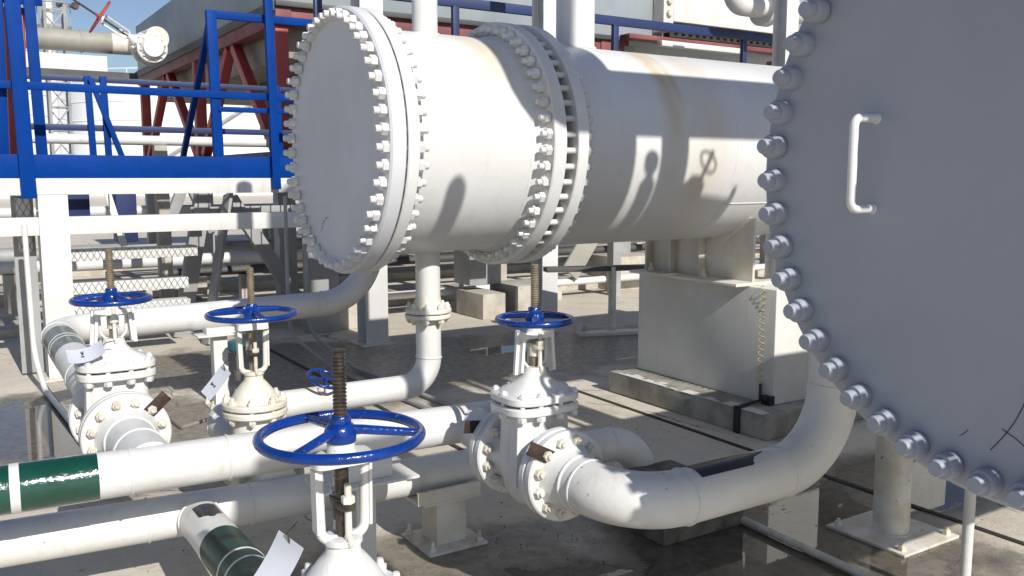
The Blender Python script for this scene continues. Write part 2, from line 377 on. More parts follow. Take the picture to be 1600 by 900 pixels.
    # saddles
    for a0 in (2.6 if not big else 2.75, 4.3):
        c = MB()
        zt = cz - r * .75
        c.bb(ca + a0, ca + a0 + .36, cb - .50, cb + .60, .942, .962)
        c.bb(ca + a0 + .2, ca + a0 + .22, cb - .46, cb + .58, .962, zt)
        for bb_ in (.0, .3, .57): c.bb(ca + a0 + .135, ca + a0 + .199, cb + bb_ - .008, cb + bb_ + .008, .962, zt + .02 if abs(bb_) > .4 else cz - r * .90)
        c.build('saddle', cream, t, bevel=.002)
        for bb_ in (-.1, .45): c = MB(); c.cyl((ca + a0 + .09, cb + bb_, .95), (ca + a0 + .09, cb + bb_, 1.03), .014, 10); c.hex((ca + a0 + .09, cb + bb_, .963), (0, 0, 1), .045, .03); c.build('anchor_bolt', old, t)
    return t, cover
ex1, cov1 = exchanger(1.853, 4.706, 1.862, 1.0, 'white horizontal heat exchanger with whole round bolted end cover visible, left of centre', False)
ex2, cov2 = exchanger(1.985, 1.02, 1.70, 1.06, 'nearest heat exchanger, shade-darkened bolted end cover with bar handle, cut by the right edge', True)
# lifting handle and pen marks on the near cover, scraped line on the far one
h = MB(); fa = 1.985
h.tube(bend([(fa + .01, 1.425, 1.822), (fa - .085, 1.425, 1.822), (fa - .085, 1.425, 1.598), (fa + .01, 1.425, 1.598)], .022, 6), .0112, 14)
for z in (1.822, 1.598): h.torus((fa, 1.425, z), (1, 0, 0), .0112, .003, 20, 6)
h.build('lifting_handle', shellw, ex2, sharp=60)
def scribble(name, pts, w, m, parent, x):
    b = MB()
    for p, q in zip(pts, pts[1:]): b.bar((x, *p), (x, *q), w * .6, .001, up=(1, 0, 0))
    return b.build(name, m, parent)
arc = [(1.010 + .075 * (i / 9) ** 1.7, 1.225 - .165 * i / 9) for i in range(10)]
scribble('pen_mark', arc, .0035, ink, ex2, fa - .0006)
scribble('pen_mark', [(1.062, 1.115), (1.03, 1.10), (.985, 1.072)], .0035, ink, ex2, fa - .0006)
scribble('pen_mark', [(1.16, 1.075), (1.15, 1.082), (1.14, 1.094)], .0025, ink, ex2, fa - .0006)
scribble('scraped_line', [(4.965, 1.365), (4.935, 1.385), (4.928, 1.415), (4.90, 1.425), (4.875, 1.445), (4.84, 1.445)], .004, gasket, ex1, 1.852)

def pier(ca, cb, a0, label):
    t = thing('concrete_pier', label, 'pier', (ca + a0 + .27, cb, 0), 'piers under the heat exchangers')
    a = ca + a0
    b = MB(); b.bb(a - .02, a + .50, cb - .735, cb + .64, .165, .94); b.build('pier_block', pierw, t, bevel=.012)
    b = MB(); b.bb(a - .26, a + .75, cb - .90, cb + .70, 0, .165); b.build('plinth', plm, t, bevel=.018)
    b = MB(); rg = random.Random(5); x0 = a - .262; nseg = 26
    for i in range(nseg):
        y0 = cb - .86 + 1.5 * i / nseg; w_ = rg.uniform(.015, .10) if rg.random() > .15 else .004
        b.bb(x0, x0 + w_, y0, y0 + 1.5 / nseg + .004, .166, .1675 + .0003 * (i % 2))
    b.build('flaked_paint', pierw, t)
    return t
pier(1.853, 4.706, 2.75, 'whitewashed concrete pier on a chipped grey plinth, under the far exchanger shell')
pier(1.985, 1.02, 2.9, 'whitewashed concrete pier mostly hidden behind the nearest exchanger cover')
pier(1.853, 4.706, 4.3, 'rear whitewashed pier of the far exchanger')
pier(1.985, 1.02, 4.4, 'rear whitewashed pier of the near exchanger')

# ------------------------------------------------------------------ valves
def thread(mb, z0, z1, r, pitch=.0088, n=16):
    pr = []; z = z0
    while z < z1 - pitch: pr += [(r, z), (r, z + pitch * .45), (r * .76, z + pitch * .6), (r * .76, z + pitch * .9)]; z += pitch
    pr += [(r, z1 - .004), (r * .7, z1)]
    return mb.lathe(pr, n=n)
def make_wheel(t, z, R, r, m, spokes=3, a0=0.0, dish=.012):
    b = MB(); b.torus((0, 0, z), (0, 0, 1), R, r, 64, 14)
    for i in range(spokes):
        th = a0 + 2 * PI * i / spokes; e = V(math.cos(th), math.sin(th), 0)
        b.tube([V(0, 0, z + dish) + e * .02, V(0, 0, z + dish) + e * .05, V(0, 0, z) + e * (R - .002)], [.013, .0115, .0095], 10)
    b.lathe([(.036, z - .014), (.038, z + .012), (.030, z + .026), (.024, z + .03)], n=24)
    b.hex((0, 0, z + .028), (0, 0, 1), .044, .02)
    return b.build('handwheel', m, t, sharp=45)
def flange_set(t, sgn, L_, rf, rp, nb, m, companion=True, neck=.09):
    Y = (0, sgn, 0); th = .036
    b = MB(); b.annulus(rp - .02, rf, L_ - th, L_, (0, 0, 0), Y, 56); b.build('flange', m, t, sharp=30)
    b = MB(); b.lathe([(rf * .72, L_ - .001), (rf * .72, L_ + .006)], (0, 0, 0), Y, 48); b.build('gasket', gasket, t)
    if companion:
        b = MB(); b.annulus(rp - .02, rf, L_ + .005, L_ + .005 + th, (0, 0, 0), Y, 56)
        b.lathe([(rp * 1.32, L_ + th), (rp * 1.22, L_ + th + .022), (rp * 1.03, L_ + th + .065), (rp, L_ + th + .08), (rp, L_ + th + neck)], (0, 0, 0), Y, 40)
        b.torus((0, sgn * (L_ + th + .082), 0), Y, rp, .006, 32, 8)
        b.build('pipe_flange', m, t, sharp=30)
    s = MB(); s.lathe([(.0085, -.07), (.0105, -.066), (.0105, .064), (.0085, .068)], (0, 0, 0), (0, 1, 0), 10)
    s.hex((0, .041, 0), (0, 1, 0), .034, .02); s.hex((0, -.039, 0), (0, -1, 0), .034, .02)
    s0 = s.build('flange_bolt', bolt, t, sharp=40, org=(0, 0, 0))
    rb = rf * .80
    for i in range(nb):
        th_ = 2 * PI * (i + .5) / nb
        loc = (rb * math.cos(th_), sgn * (L_ + .002), rb * math.sin(th_)); rot = (0, random.uniform(0, 6), 0)
        if i == 0: s0.location = loc; s0.rotation_euler = rot
        else: child_copy(s0, t, loc, rot)
    return rb
def gland(t, z0, gm):
    b = MB(); b.loft([(z0, .022, .050, 3), (z0 + .016, .022, .050, 3)], 20); b.cyl((0, 0, z0 - .03), (0, 0, z0 + .02), .024, 18)
    b.build('gland', gm, t, bevel=.002)
    for sx in (-1, 1):
        b = MB(); b.cyl((0, sx * .036, z0 - .075), (0, sx * .036, z0 + .062), .0085, 10)
        b.hex((0, sx * .036, z0 + .017), (0, 0, 1), .028, .017); b.torus((0, sx * .036, z0 - .075), (1, 0, 0), .012, .007, 14, 8)
        b.build('eye_bolt', old, t, sharp=45)
def yoke_arms(t, z0, z1, half, m, style):
    b = MB()
    for sx in (-1, 1):
        if style == 'plate':
            b.bar((sx * (half + .012), 0, z0), (sx * half, 0, z1), .055, .012, up=(1, 0, 0))
            b.bar((sx * (half + .020), 0, z0 - .01), (sx * (half + .008), 0, z1), .014, .026, up=(1, 0, 0))
            b.tube(bend([(sx * .02, 0, z0 + .0), (sx * (half - .012), 0, z0 + .035), (sx * (half - .008), 0, z1)], .02, 5), .006, 10)
        else:
            b.tube(bend([(0, 0, z0), (sx * half, 0, z0 + .012), (sx * (half + .004), 0, z1 - .012), (0, 0, z1)], .03, 6), .0125, 12)
            b.bar((sx * (half + .010), 0, z0 + .03), (sx * (half + .012), 0, z1 - .03), .034, .007, up=(1, 0, 0))
    b.loft([(z1 - .022, half + .016, .036, 5), (z1 + .004, half + .014, .034, 5)], 24)
    b.lathe([(.034, z1), (.032, z1 + .03)], n=24)
    return b.build('yoke', m, t, sharp=40)
def gate_valve(name, label, cat, loc, hb, hw, ht, kind, Rw, m=white, bm=white, rot=(0, 0, 0), wheel=None, rf=.17, rp=.098, a0=.3, wm=None, fl=True, stm=None):
    t = thing(name, label, cat, loc, None, local=True); t.rotation_euler = rot
    L_ = .178
    b = MB()
    if kind == 'square':
        b.loft([(-.165, .03, .03, 2), (-.155, .075, .055, 2.2), (-.10, .118, .085, 2.4), (0, .132, .092, 3), (.07, .128, .086, 4), (hb - .03, .118, .08, 5)], 40)
        b.bar((-.128, -.072, -.06), (-.118, -.07, hb - .03), .016, .016)
    else:
        b.lathe([(.03, -.14), (.10, -.12), (.128, -.03), (.128, .04), (.105, .10), (.098, hb - .03)], n=40)
    b.lathe([(rp * 1.25, -L_ + .01), (rp * 1.12, -.11), (rp * 1.12, .11), (rp * 1.25, L_ - .01)], (0, 0, 0), (0, 1, 0), 40)
    b.build('body', m, t, sharp=50)
    rb = 0
    for sg in (-1, 1): rb = flange_set(t, sg, L_, rf, rp, 8 if rf < .16 else 12, m, True)
    if kind == 'square':
        hx, hy = .156, .128
        for nm, z0 in (('body_collar', hb - .036), ('bonnet_flange', hb + .005)):
            b = MB(); b.loft([(z0, hx - .005, hy - .005, 3.6), (z0 + .005, hx, hy, 3.6), (z0 + .025, hx, hy, 3.6), (z0 + .031, hx - .007, hy - .007, 3.6)], 56)
            if nm == 'bonnet_flange':
                b.loft([(z0 + .029, .132, .104, 3.6), (z0 + .044, .120, .094, 3.4), (z0 + .066, .075, .062, 2.6), (z0 + .092, .050, .045, 2), (z0 + .125, .040, .040, 2)], 40)
            b.build(nm, bm, t, sharp=38)
        b = MB(); b.loft([(hb - .006, hx - .03, hy - .03, 5), (hb + .006, hx - .03, hy - .03, 5)], 40); b.build('gasket', gasket, t)
        pts = [(sx * .117, sy * .094) for sx in (-1, 1) for sy in (-1, 1)] + [(sx * .045, sy * .109) for sx in (-1, 1) for sy in (-1, 1)] + [(sx * .139, 0) for sx in (-1, 1)]
        zy = hb + .115
    else:
        b = MB(); b.annulus(.02, .144, hb - .034, hb - .004, (0, 0, 0), (0, 0, 1), 56); b.build('body_collar', bm, t, sharp=30)
        b = MB(); b.annulus(.02, .144, hb + .003, hb + .031, (0, 0, 0), (0, 0, 1), 56)
        b.lathe([(.108, hb + .03), (.103, hb + .045), (.085, hb + .075), (.058, hb + .11), (.042, hb + .128), (.040, hb + .15), (.046, hb + .152), (.046, hb + .166), (.03, hb + .168)], n=48)
        b.build('bonnet_flange', bm, t, sharp=38)
        b = MB(); b.lathe([(.115, hb - .006), (.115, hb + .005)], n=40); b.build('gasket', gasket, t)
        pts = [(.123 * math.cos(PI / 4 * (i + .5)), .123 * math.sin(PI / 4 * (i + .5))) for i in range(8)]
        zy = hb + .155
    s = MB(); s.lathe([(.008, -.062), (.010, -.058), (.010, .058), (.008, .064)], n=10); s.hex((0, 0, .031), (0, 0, 1), .030, .018); s.hex((0, 0, -.035), (0, 0, -1), .030, .018)
    if kind == 'square':
        s = MB(); s.lathe([(.008, -.055), (.010, -.05), (.010, .047), (.008, .050)], n=10); s.hex((0, 0, .0345), (0, 0, 1), .027, .009); s.hex((0, 0, -.037), (0, 0, -1), .032, .02)
    s0 = s.build('bonnet_bolt', bm, t, sharp=40, org=(0, 0, 0))
    for i, (x, y) in enumerate(pts):
        if i == 0: s0.location = (x, y, hb); s0.rotation_euler = (0, 0, .4)
        else: child_copy(s0, t, (x, y, hb), (0, 0, random.uniform(0, 6)))
    yoke_arms(t, zy, hw - .045, .062 if kind == 'square' else .055, bm, 'plate' if kind == 'square' else 'loop')
    gland(t, zy + .085, steel if kind == 'round' else old)
    b = MB(); b.cyl((0, 0, hb + .1), (0, 0, hw - .05), .0165, 16); thread(b, hw - .05, ht, .0165); b.build('stem', stm or steel, t, sharp=25)
    make_wheel(t, hw, Rw, .0125, wm or wheelb, 3, a0)
    return t, rb
def strap(t, p, ang, sgn, L_=.105):
    Rm = Matrix.Rotation(ang, 3, 'Y'); b = MB(); b.box(Vector(p) + Rm @ V(-.030, 0, 0), (L_, .005, .052), Rm)
    return b.build('earthing_plate', rust, t, bevel=.001)
LV = (.592, 4.10, .615)
v_left, rb = gate_valve('gate_valve', 'white gate valve, blue handwheel, square bonnet, beside the white column at left', 'valve', LV, .25, .545, .76, 'square', .152, a0=.9, rf=.176, stm=drys)
a_ = 2 * PI * 1.5 / 12
def bpos(i, sgn, rb, off): th = 2 * PI * (i + .5) / 12; return (rb * math.cos(th), sgn * (.178 + off), rb * math.sin(th))
strap(v_left, bpos(1, -1, rb, .046), rad(180 - 42), -1)
RV = (1.88, 2.79, .585)
v_right, rb = gate_valve('gate_valve', 'white gate valve with blue handwheel and two brown plates on its flanges, right of centre', 'valve', RV, .245, .555, .765, 'square', .140, a0=2.0, rf=.170, stm=drys)
strap(v_right, bpos(4, -1, rb, .046), rad(28), -1, .115)
strap(v_right, bpos(4, 1, rb, .046), rad(8), 1, .115)
CV = (.755, 1.93, .385)
v_ctr, _ = gate_valve('globe_valve', 'nearest valve with the largest blue handwheel and domed bonnet, at bottom centre', 'valve', CV, .285, .695, .90, 'round', .186, a0=-.45, rf=.15, rp=.084)
MV = (1.150, 3.98, .36)
v_mid, _ = gate_valve('globe_valve', 'cream valve with round bolted bonnet and blue handwheel, between left valve and nearest valve', 'valve', MV, .28, .705, .915, 'round', .19, m=cream, bm=cream, a0=.55, rf=.15, rp=.084, stm=drys)

# paper tags wired to the valves
def paper_tag(label, c, w, h_, rot, curl, glyph):
    t = thing('paper_tag', label, 'tag', c, 'white tags tied to the valves', local=True); t.rotation_euler = rot
    b = MB(); n = 8; rs = []
    for i in range(n + 1):
        u = i / n - .5; z = curl * (u * u * 4); rs.append([V(u * w, -h_ / 2, z), V(u * w, h_ / 2, z), V(u * w, h_ / 2, z + .0016), V(u * w, -h_ / 2, z + .0016)])
    b.rings(rs); b.build('card', paper, t)
    b = MB(); k = h_ * .13
    for gi, st in enumerate(glyph):
        for p, q in st:
            P = V(p[0] * k - .02, (p[1] + 1.25 * (1 - gi)) * k, .0052 + curl * .05); Q = V(q[0] * k - .02, (q[1] + 1.25 * (1 - gi)) * k, .0052 + curl * .05)
            b.bar(P, Q, .0024, .001, up=(0, 0, 1))
    if glyph: b.build('handwriting', ink, t)
    b = MB(); b.tube([(w * .42, 0, curl * .7), (w * .6, .01, .03), (w * .85, 0, .035)], .0022, 6); b.build('wire', steel, t)
    return t
G1 = [[((0, 0), (1, 0)), ((0, 0), (0, .9)), ((.5, 0), (.5, .6)), ((1, 0), (1, .9))], [((0, 0), (1, .5)), ((1, .5), (0, 1)), ((.4, .25), (.4, .8))], [((0, 0), (0, .8)), ((0, .8), (.9, 0)), ((.9, 0), (.9, .8))]]

# ------------------------------------------------------------------ pipes
def pipe(label, pts, r, R_=.23, m=white, welds=(), name='pipe', n=32, cap=True):
    t = thing(name, label, 'pipe', pts[0])
    b = MB(); path = bend(pts, R_, 12) if len(pts) > 2 else [Vector(p) for p in pts]; b.tube(path, r, n, cap)
    if len(pts) > 2:
        k = 1
        for i in range(len(pts) - 2): weld(b, path[k], path[k + 1] - path[k], r); weld(b, path[k + 12], path[k + 12] - path[k + 11], r); k += 13
    for p, d in welds: weld(b, p, d, r)
    b.build('pipe_run', m, t, sharp=60); return t
def band(t, p, q, r, m, name='colour_band'): b = MB(); b.tube([p, q], r, 40); return b.build(name, m, t, sharp=60)
def lerp(p, q, u): return Vector(p).lerp(Vector(q), u)
H0, H1 = V(-3.2, 3.62, .62), V(1.80, 3.30, .62); hd = (H1 - H0).normalized()
def on_h(a): return H0 + hd * ((a - H0.x) / hd.x)
hr = .083
hp = pipe('white header pipe with a wide glossy green band, running across at left', [H0, on_h(2.08)], hr, .12, welds=[(on_h(.52), hd), (on_h(.86), hd)])
def green_part(t, p, q, r, m, st, name='green_band'):
    g_ = band(t, p, q, r, m, name); d = (Vector(q) - Vector(p)).normalized()
    for s_, w in st:
        x = MB(); x.tube([s_ - d * w / 2, s_ + d * w / 2], r + .0015, 40); ob = x.build('white_stripe', white, g_, sharp=60, org=t['o'])
    return g_
green_part(hp, on_h(-1.0), on_h(.412), hr + .0018, green, [(on_h(.155), .03), (on_h(-.5), .03)])
# stub from the left valve into the header
st = MB(); st.tube([(LV[0], 3.80, LV[2]), (LV[0], 3.39, .62)], .096, 32); st.torus((LV[0], 3.60, .617), (0, 1, 0), .096, .006, 32, 8)
st.build('branch_stub', white, hp, sharp=60)
st = MB(); st.tube([(RV[0], RV[1] + .29, RV[2]), (RV[0], 3.29, .612)], .088, 32); st.build('branch_stub', white, hp, sharp=60)
L0, L1 = V(-3.0, 3.95, .335), V(2.80, 3.53, .30); ld = (L1 - L0).normalized()
def on_l(a): return L0 + ld * ((a - L0.x) / ld.x)
lr = .086
lp = pipe('lower white pipe with a side branch carrying a dark green band, at bottom left', [L0, on_l(3.05), V(3.05, 3.512, .02)], lr, .21, welds=[(on_l(.62), ld), (on_l(1.02), ld), (on_l(2.2), ld)])
b = MB(); b.tube([on_l(.80), V(.775, 2.25, .375)], .082, 32); bd = (V(.775, 2.25, .375) - on_l(.80)).normalized()
b.torus(on_l(.80) + bd * .10, bd, .082, .006, 32, 8); br = b.build('branch_pipe', white, lp, sharp=60)
bp = lambda u: on_l(.80).lerp(V(.775, 2.25, .375), u)
green_part(lp, bp(.33), bp(.72), .0838, dgreen, [(bp(.515), .012), (bp(.575), .012)])
def wrap_mark(t, c, d, r, length, halfang, m, point=True):     # flow arrow painted round a pipe
    a, u, dd = frame(d); n = 14; b = MB(); rs = []
    for s_, k in ((0, .0 if point else 1), (.3, 1), (1, 1)):
        row = [Vector(c) + dd * (s_ - .5) * length + (a * math.sin(th) + u * math.cos(th)) * r for th in [(-1 + 2 * i / n) * halfang * max(k, .02) for i in range(n + 1)]]
        rs.append(row)
    vs_ = sum(rs, []); N = n + 1
    fs = [(i * N + k, i * N + k + 1, (i + 1) * N + k + 1, (i + 1) * N + k) for i in range(2) for k in range(n)]
    b.add(vs_, fs); return b.build('flow_arrow', m, t, sharp=60)
wrap_mark(lp, bp(.18), -bd, .0838, .17, .55, black)
# back pipe of the left valve: band, elbow, long run behind the far exchanger cover, rising bend
up = pipe('white pipe from the left valve that turns and runs behind the exchanger cover', [(LV[0], LV[1] + .29, LV[2]), (LV[0], 6.62, .655), (2.88, 6.62, .70), (2.88, 6.62, 2.3)], .098, [.26, .42], welds=[((LV[0], 5.1, .627), (0, 1, 0))])
green_part(up, (LV[0], 5.62, .6375), (LV[0], 6.22, .648), .0998, gband, [(V(LV[0], 5.85, .6415), .014), (V(LV[0], 5.93, .643), .014)])
# outlet of the right valve
ro = pipe('white pipe bending from the right valve past the nearest exchanger and rising behind it', [(RV[0], RV[1] - .29, RV[2]), (RV[0], 2.215, .572), (2.90, 2.215, .572), (2.90, 2.215, 1.70), (2.90, 1.5, 1.70)], .097, [.235, .30, .2])
wrap_mark(ro, (2.33, 2.215, .572), (-1, 0, 0), .0985, .36, .62, black)
# drop pipe below the far exchanger nozzle
na = 1.853 + .555
dp = pipe('white drop pipe with a bolted flange under the far exchanger, bending left', [(na, 4.706, .86), (na, 4.706, .44), (MV[0], 4.706, .44), (MV[0], MV[1] + .28, MV[2])], .075, [.17, .15], m=white)
for z0, z1 in ((.845, .872), (.878, .905)): b = MB(); b.annulus(.06, .138, z0, z1, (na, 4.706, 0), (0, 0, 1), 48); b.build('flange', cream, dp, sharp=30)
b = MB(); b.lathe([(.076, .79), (.078, .83), (.10, .846)], (na, 4.706, 0), n=32, cap=False); b.lathe([(.10, .904), (.08, .925), (.075, .97)], (na, 4.706, 0), n=32, cap=False); b.build('weld_neck', cream, dp)
s = MB(); s.lathe([(.008, -.062), (.0105, -.058), (.0105, .058), (.008, .064)], n=10); s.hex((0, 0, .031), (0, 0, 1), .032, .02); s.hex((0, 0, -.031), (0, 0, -1), .032, .02)
s0 = s.build('flange_bolt', cream, dp, sharp=40, org=(0, 0, 0))
for i in range(8):
    th = PI / 4 * (i + .3); loc = (.113 * math.cos(th), .113 * math.sin(th), .875 - .86)
    if i == 0: s0.location = loc
    else: child_copy(s0, dp, loc, (0, 0, random.uniform(0, 6)))
# little vent valve on that run
vv = thing('vent_valve', 'tiny valve with a small tilted blue handwheel on the bent drop pipe', 'valve', (1.72, 4.66, .44), local=True)
b = MB(); b.lathe([(.03, -.01), (.03, .03), (.022, .04), (.022, .08)], n=20); b.lathe([(.028, .05), (.028, .07)], n=6); b.build('body', cream, vv, bevel=.002)
b = MB(); b.cyl((0, 0, .07), (.012, -.012, .125), .006, 8); b.build('stem', steel, vv)
b = MB(); b.torus((.012, -.012, .128), (.25, -.4, 1), .092, .009, 36, 10)
q = V(0, 0, 1).rotation_difference(V(.25, -.4, 1))
for i in range(4): b.cyl(V(.012, -.012, .128), V(.012, -.012, .128) + q @ V(math.cos(i * PI / 2), math.sin(i * PI / 2), 0) * .092, .006, 8)
b.lathe([(.016, -.008), (.016, .012)], (.012, -.012, .128), (.25, -.4, 1), 16); b.build('handwheel', wheelb, vv, sharp=45)

# pipe supports
def support(label, a, b_, zt, post_w, plate, loc_plate, shoe=None, m=white):
    t = thing('pipe_support', label, 'pipe support', (a, b_, 0), 'pipe supports')
    x = MB(); x.bb(a - post_w / 2, a + post_w / 2, b_ - post_w / 2, b_ + post_w / 2, .012, zt - .012); x.build('post', m, t, bevel=.004)
    x = MB(); x.bb(a - plate / 2, a + plate / 2, b_ - plate / 2, b_ + plate / 2, 0, .012); x.build('base_plate', old, t, bevel=.003)
    for sx in (-1, 1):
        for sy in (-1, 1):
            y = MB(); y.cyl((a + sx * plate * .4, b_ + sy * plate * .4, .0), (a + sx * plate * .4, b_ + sy * plate * .4, .06), .008, 10); y.hex((a + sx * plate * .4, b_ + sy * plate * .4, .012), (0, 0, 1), .03, .02); y.build('anchor_bolt', old, t)
    x = MB(); x.bb(a - loc_plate[0] / 2, a + loc_plate[0] / 2, b_ - loc_plate[1] / 2, b_ + loc_plate[1] / 2, zt - .012, zt); x.build('top_plate', m, t, bevel=.003)
    if shoe: x = MB(); x.bb(a - shoe[0] / 2, a + shoe[0] / 2, b_ - shoe[1] / 2, b_ + shoe[1] / 2, zt + .001, zt + shoe[2]); x.build('shoe', m, t, bevel=.003)
    return t
support('white post and plate holding the header pipe, behind the nearest valve yoke', 1.39, 3.33, .455, .085, .2, (.42, .22), (.22, .12, .09))
support('low grey support with channel top under the lower pipe beside the right valve', 1.88, 3.54, .225, .15, .30, (.30, .20), None, cream)
support('slim white post with plate top under the long rear pipe', 1.66, 6.60, .545, .10, .2, (.34, .22), (.20, .14, .045))
support('small support under the header pipe by its green band', -.35, 3.44, .53, .08, .2, (.25, .2))
support('low support under the lower pipe by the left edge', -.2, 3.70, .245, .10, .24, (.26, .2), None, cream)
ch = MB(); ch.bb(1.70, 2.02, 3.44, 3.455, .226, .285); ch.bb(1.70, 2.02, 3.455, 3.62, .226, .232); tag(ch.build('channel_iron', cream), 'loose channel iron lying on the low grey support', 'channel iron')
blk = MB(); blk.bb(2.68, 3.20, 2.92, 3.45, 0, .185); tag(blk.build('concrete_block', concd, bevel=.015), 'damp concrete block with white painted sides under the bent pipe right of centre', 'block')

# pipe stub with base plate, pole, drain line right
t = thing('stanchion', 'thick white pipe stanchion on a square base plate below the nearest exchanger', 'stanchion', (3.70, 2.47, 0))
b = MB(); b.lathe([(.085, .012), (.082, .03), (.082, .80)], (3.70, 2.47, 0), n=32); b.torus((3.70, 2.47, .015), (0, 0, 1), .086, .008, 28, 8); b.build('post', old, t, sharp=50)
b = MB(); b.bb(3.50, 3.92, 2.26, 2.68, 0, .014); b.build('base_plate', old, t, bevel=.003)
for sx in (-1, 1):
    for sy in (-1, 1):
        b = MB(); b.cyl((3.71 + sx * .17, 2.47 + sy * .17, 0), (3.71 + sx * .17, 2.47 + sy * .17, .05), .009, 10); b.hex((3.71 + sx * .17, 2.47 + sy * .17, .014), (0, 0, 1), .034, .022); b.build('anchor_bolt', bolt, t)
b = MB(); b.tube(bend([(3.70, 2.47, .80), (3.70, 2.47, .98), (3.70, 1.35, .98)], .12, 8), .082, 28); b.build('side_arm', old, t, sharp=60)
t = thing('drain_pipe', 'thin white upright pipe standing in front of the nearest exchanger, far right', 'pipe', (3.30, 1.87, 0))
b = MB(); b.tube(bend([(3.30, 1.87, .02), (3.30, 1.87, .62), (3.30, 1.25, 1.05)], .06, 6), .021, 16); b.build('pipe_run', white, t, sharp=60)
b = MB(); b.annulus(.018, .05, 0, .012, (3.30, 1.87, 0), (0, 0, 1), 20); b.build('foot', old, t)
b = MB(); b.tube(bend([(3.20, 3.10, .022), (3.16, 2.2, .022), (3.10, .8, .022)], .3, 5), .018, 12); tag(b.build('conduit', old, sharp=60), 'thin pale conduit lying across the wet slab at bottom right', 'conduit')
b = MB(); b.tube(bend([(.555, 8.02, 1.30), (.565, 8.02, .25), (.60, 7.7, .03), (.70, 5.6, .03)], [.3, .15], 6), .021, 12); tag(b.build('conduit', white, sharp=60), 'white conduit running down beside the left white column to the slab', 'conduit')
for i, (a, lab) in enumerate(((2.62, 'left one of the twin conduits bending to the slab under the far exchanger cover'), (2.80, 'right one of the twin conduits bending to the slab under the far exchanger cover'))):
    b = MB(); b.tube(bend([(a, 7.9, 1.5), (a, 7.9, .25), (a + .16, 7.2, .025), (a + .28, 4.75, .025)], [.25, .2], 6), .017, 12); tag(b.build('conduit', grey, sharp=60), lab, 'conduit')
b = MB(); b.tube([(2.92, 5.2, .012), (3.06, 7.2, .012)], .012, 8)
# coiled yellow wire on pier, black strap and cable on plinth
b = MB(); pts = []
for i in range(15 * 12 + 1):
    u = i / 180; th = u * 15 * 2 * PI; pts.append(V(4.562 + .014 * math.cos(th), 4.07 + .02 * math.sin(th), .96 - .66 * u))
b.tube(pts, .0026, 6); tag(b.build('coiled_wire', yellow, sharp=80), 'yellow coiled wire hanging down the pier face', 'wire')
b = MB(); b.tube([(4.56, 4.06, .30), (4.55, 4.05, .19), (4.45, 4.06, .178), (4.32, 4.05, .172)], .012, 8); b.bar((4.333, 4.05, .18), (4.333, 4.05, .0), .05, .012, up=(1, 0, 0)); b.box((4.57, 4.0, .20), (.05, .07, .06))
tag(b.build('cable', black), 'black cable and strap bent over the chipped plinth edge', 'cable')
# small teal valve on the slim support
t = thing('needle_valve', 'small valve with teal octagonal cap beside the slim white post', 'valve', (1.735, 6.40, .2), local=True)
b = MB(); b.lathe([(.055, .23), (.065, .25), (.065, .30), (.05, .315)], n=8); b.build('cap', teal, t, bevel=.004)
b = MB(); b.cyl((0, 0, .05), (0, 0, .25), .014, 10); b.lathe([(.03, .02), (.035, .06), (.03, .09)], n=12); b.build('stem', dgrey, t)
# earth cable behind left valve
b = MB(); b.tube(bend([(.80, 4.25, .60), (.95, 4.6, .42), (1.25, 4.9, .38)], .1, 5), .010, 8); tag(b.build('earth_cable', tan), 'tan earth cable looping right from the left valve flange', 'cable')

paper_tag('curled white tag with handwriting hanging at the left gate valve over the dull green band', (.475, 4.02, .945), .14, .075, (rad(40), rad(-14), rad(-8)), .025, G1)
paper_tag('white tag with three dark handwritten characters on the cream valve', (.955, 3.86, .80), .15, .062, (rad(64), rad(-52), rad(-28)), .004, G1)
paper_tag('large plain tag at the nearest valve, bottom centre left', (.61, 1.97, .78), .15, .075, (rad(66), rad(-60), rad(-26)), .012, [])

# ------------------------------------------------------------------ walkway platform
PB = 8.2
pf = thing('access_platform', 'access platform with blue edge beam and railing on white columns, at left', 'platform', (2.0, PB, 0))
def part(nm, m, fn, bevel=.004): b = MB(); fn(b); return b.build(nm, m, pf, bevel=bevel)
part('edge_beam', blue, lambda b: b.bb(-3, 6.2, PB, PB + .10, 1.665, 1.852))
part('support_beam', white, lambda b: b.bb(-3, 6.2, PB + .005, PB + .15, 1.528, 1.661))
part('lower_beam', white, lambda b: b.bb(-3, 5.6, PB + .02, PB + .16, 1.198, 1.345))
part('deck', dgrey, lambda b: [b.bar((x, PB + .11, 1.70), (x, 9.75, 1.70), .012, .04) for x in [-3 + i * .11 for i in range(84)]] + [b.bb(-3, 6.2, 9.75, 9.85, 1.60, 1.78)], 0)
for a0, a1, zt in ((.675, .895, 1.525), (3.50, 3.74, 4.9), (5.62, 5.83, 4.9), (9.45, 9.68, 4.9)):
    c = part('column', white, lambda b: (b.bb(a0, a1, PB - .012, PB + .004, .014, zt), b.bb(a0 + .1, a0 + .115, PB + .004, PB + .20, .014, zt), b.bb(a0, a1, PB + .20, PB + .215, .014, zt)), .003)
    x = MB(); x.bb(a0 - .07, a1 + .07, PB - .09, PB + .30, 0, .014); x.build('base_plate', old, c, bevel=.003, org=pf['o'])
rz = 2.395
part('handrail', blue, lambda b: b.bar((-3, PB + .03, rz), (2.95, PB + .03, rz), .05, .062))
part('handrail', blue, lambda b: b.bar((2.15, PB + .03, rz - .125), (2.95, PB + .03, rz - .125), .045, .045))
part('rail_post', blue, lambda b: b.bar((.615, PB - .03, 1.50), (.575, PB - .03, 3.6), .11, .07, up=(0, 1, 0)))
part('rail_post', blue, lambda b: b.bar((2.63, PB - .035, 1.56), (2.60, PB - .035, 3.6), .075, .06, up=(0, 1, 0)))
part('rail_post', blue, lambda b: b.bar((2.14, PB + .05, 1.85), (2.12, PB + .05, 3.12), .085, .06, up=(0, 1, 0)))
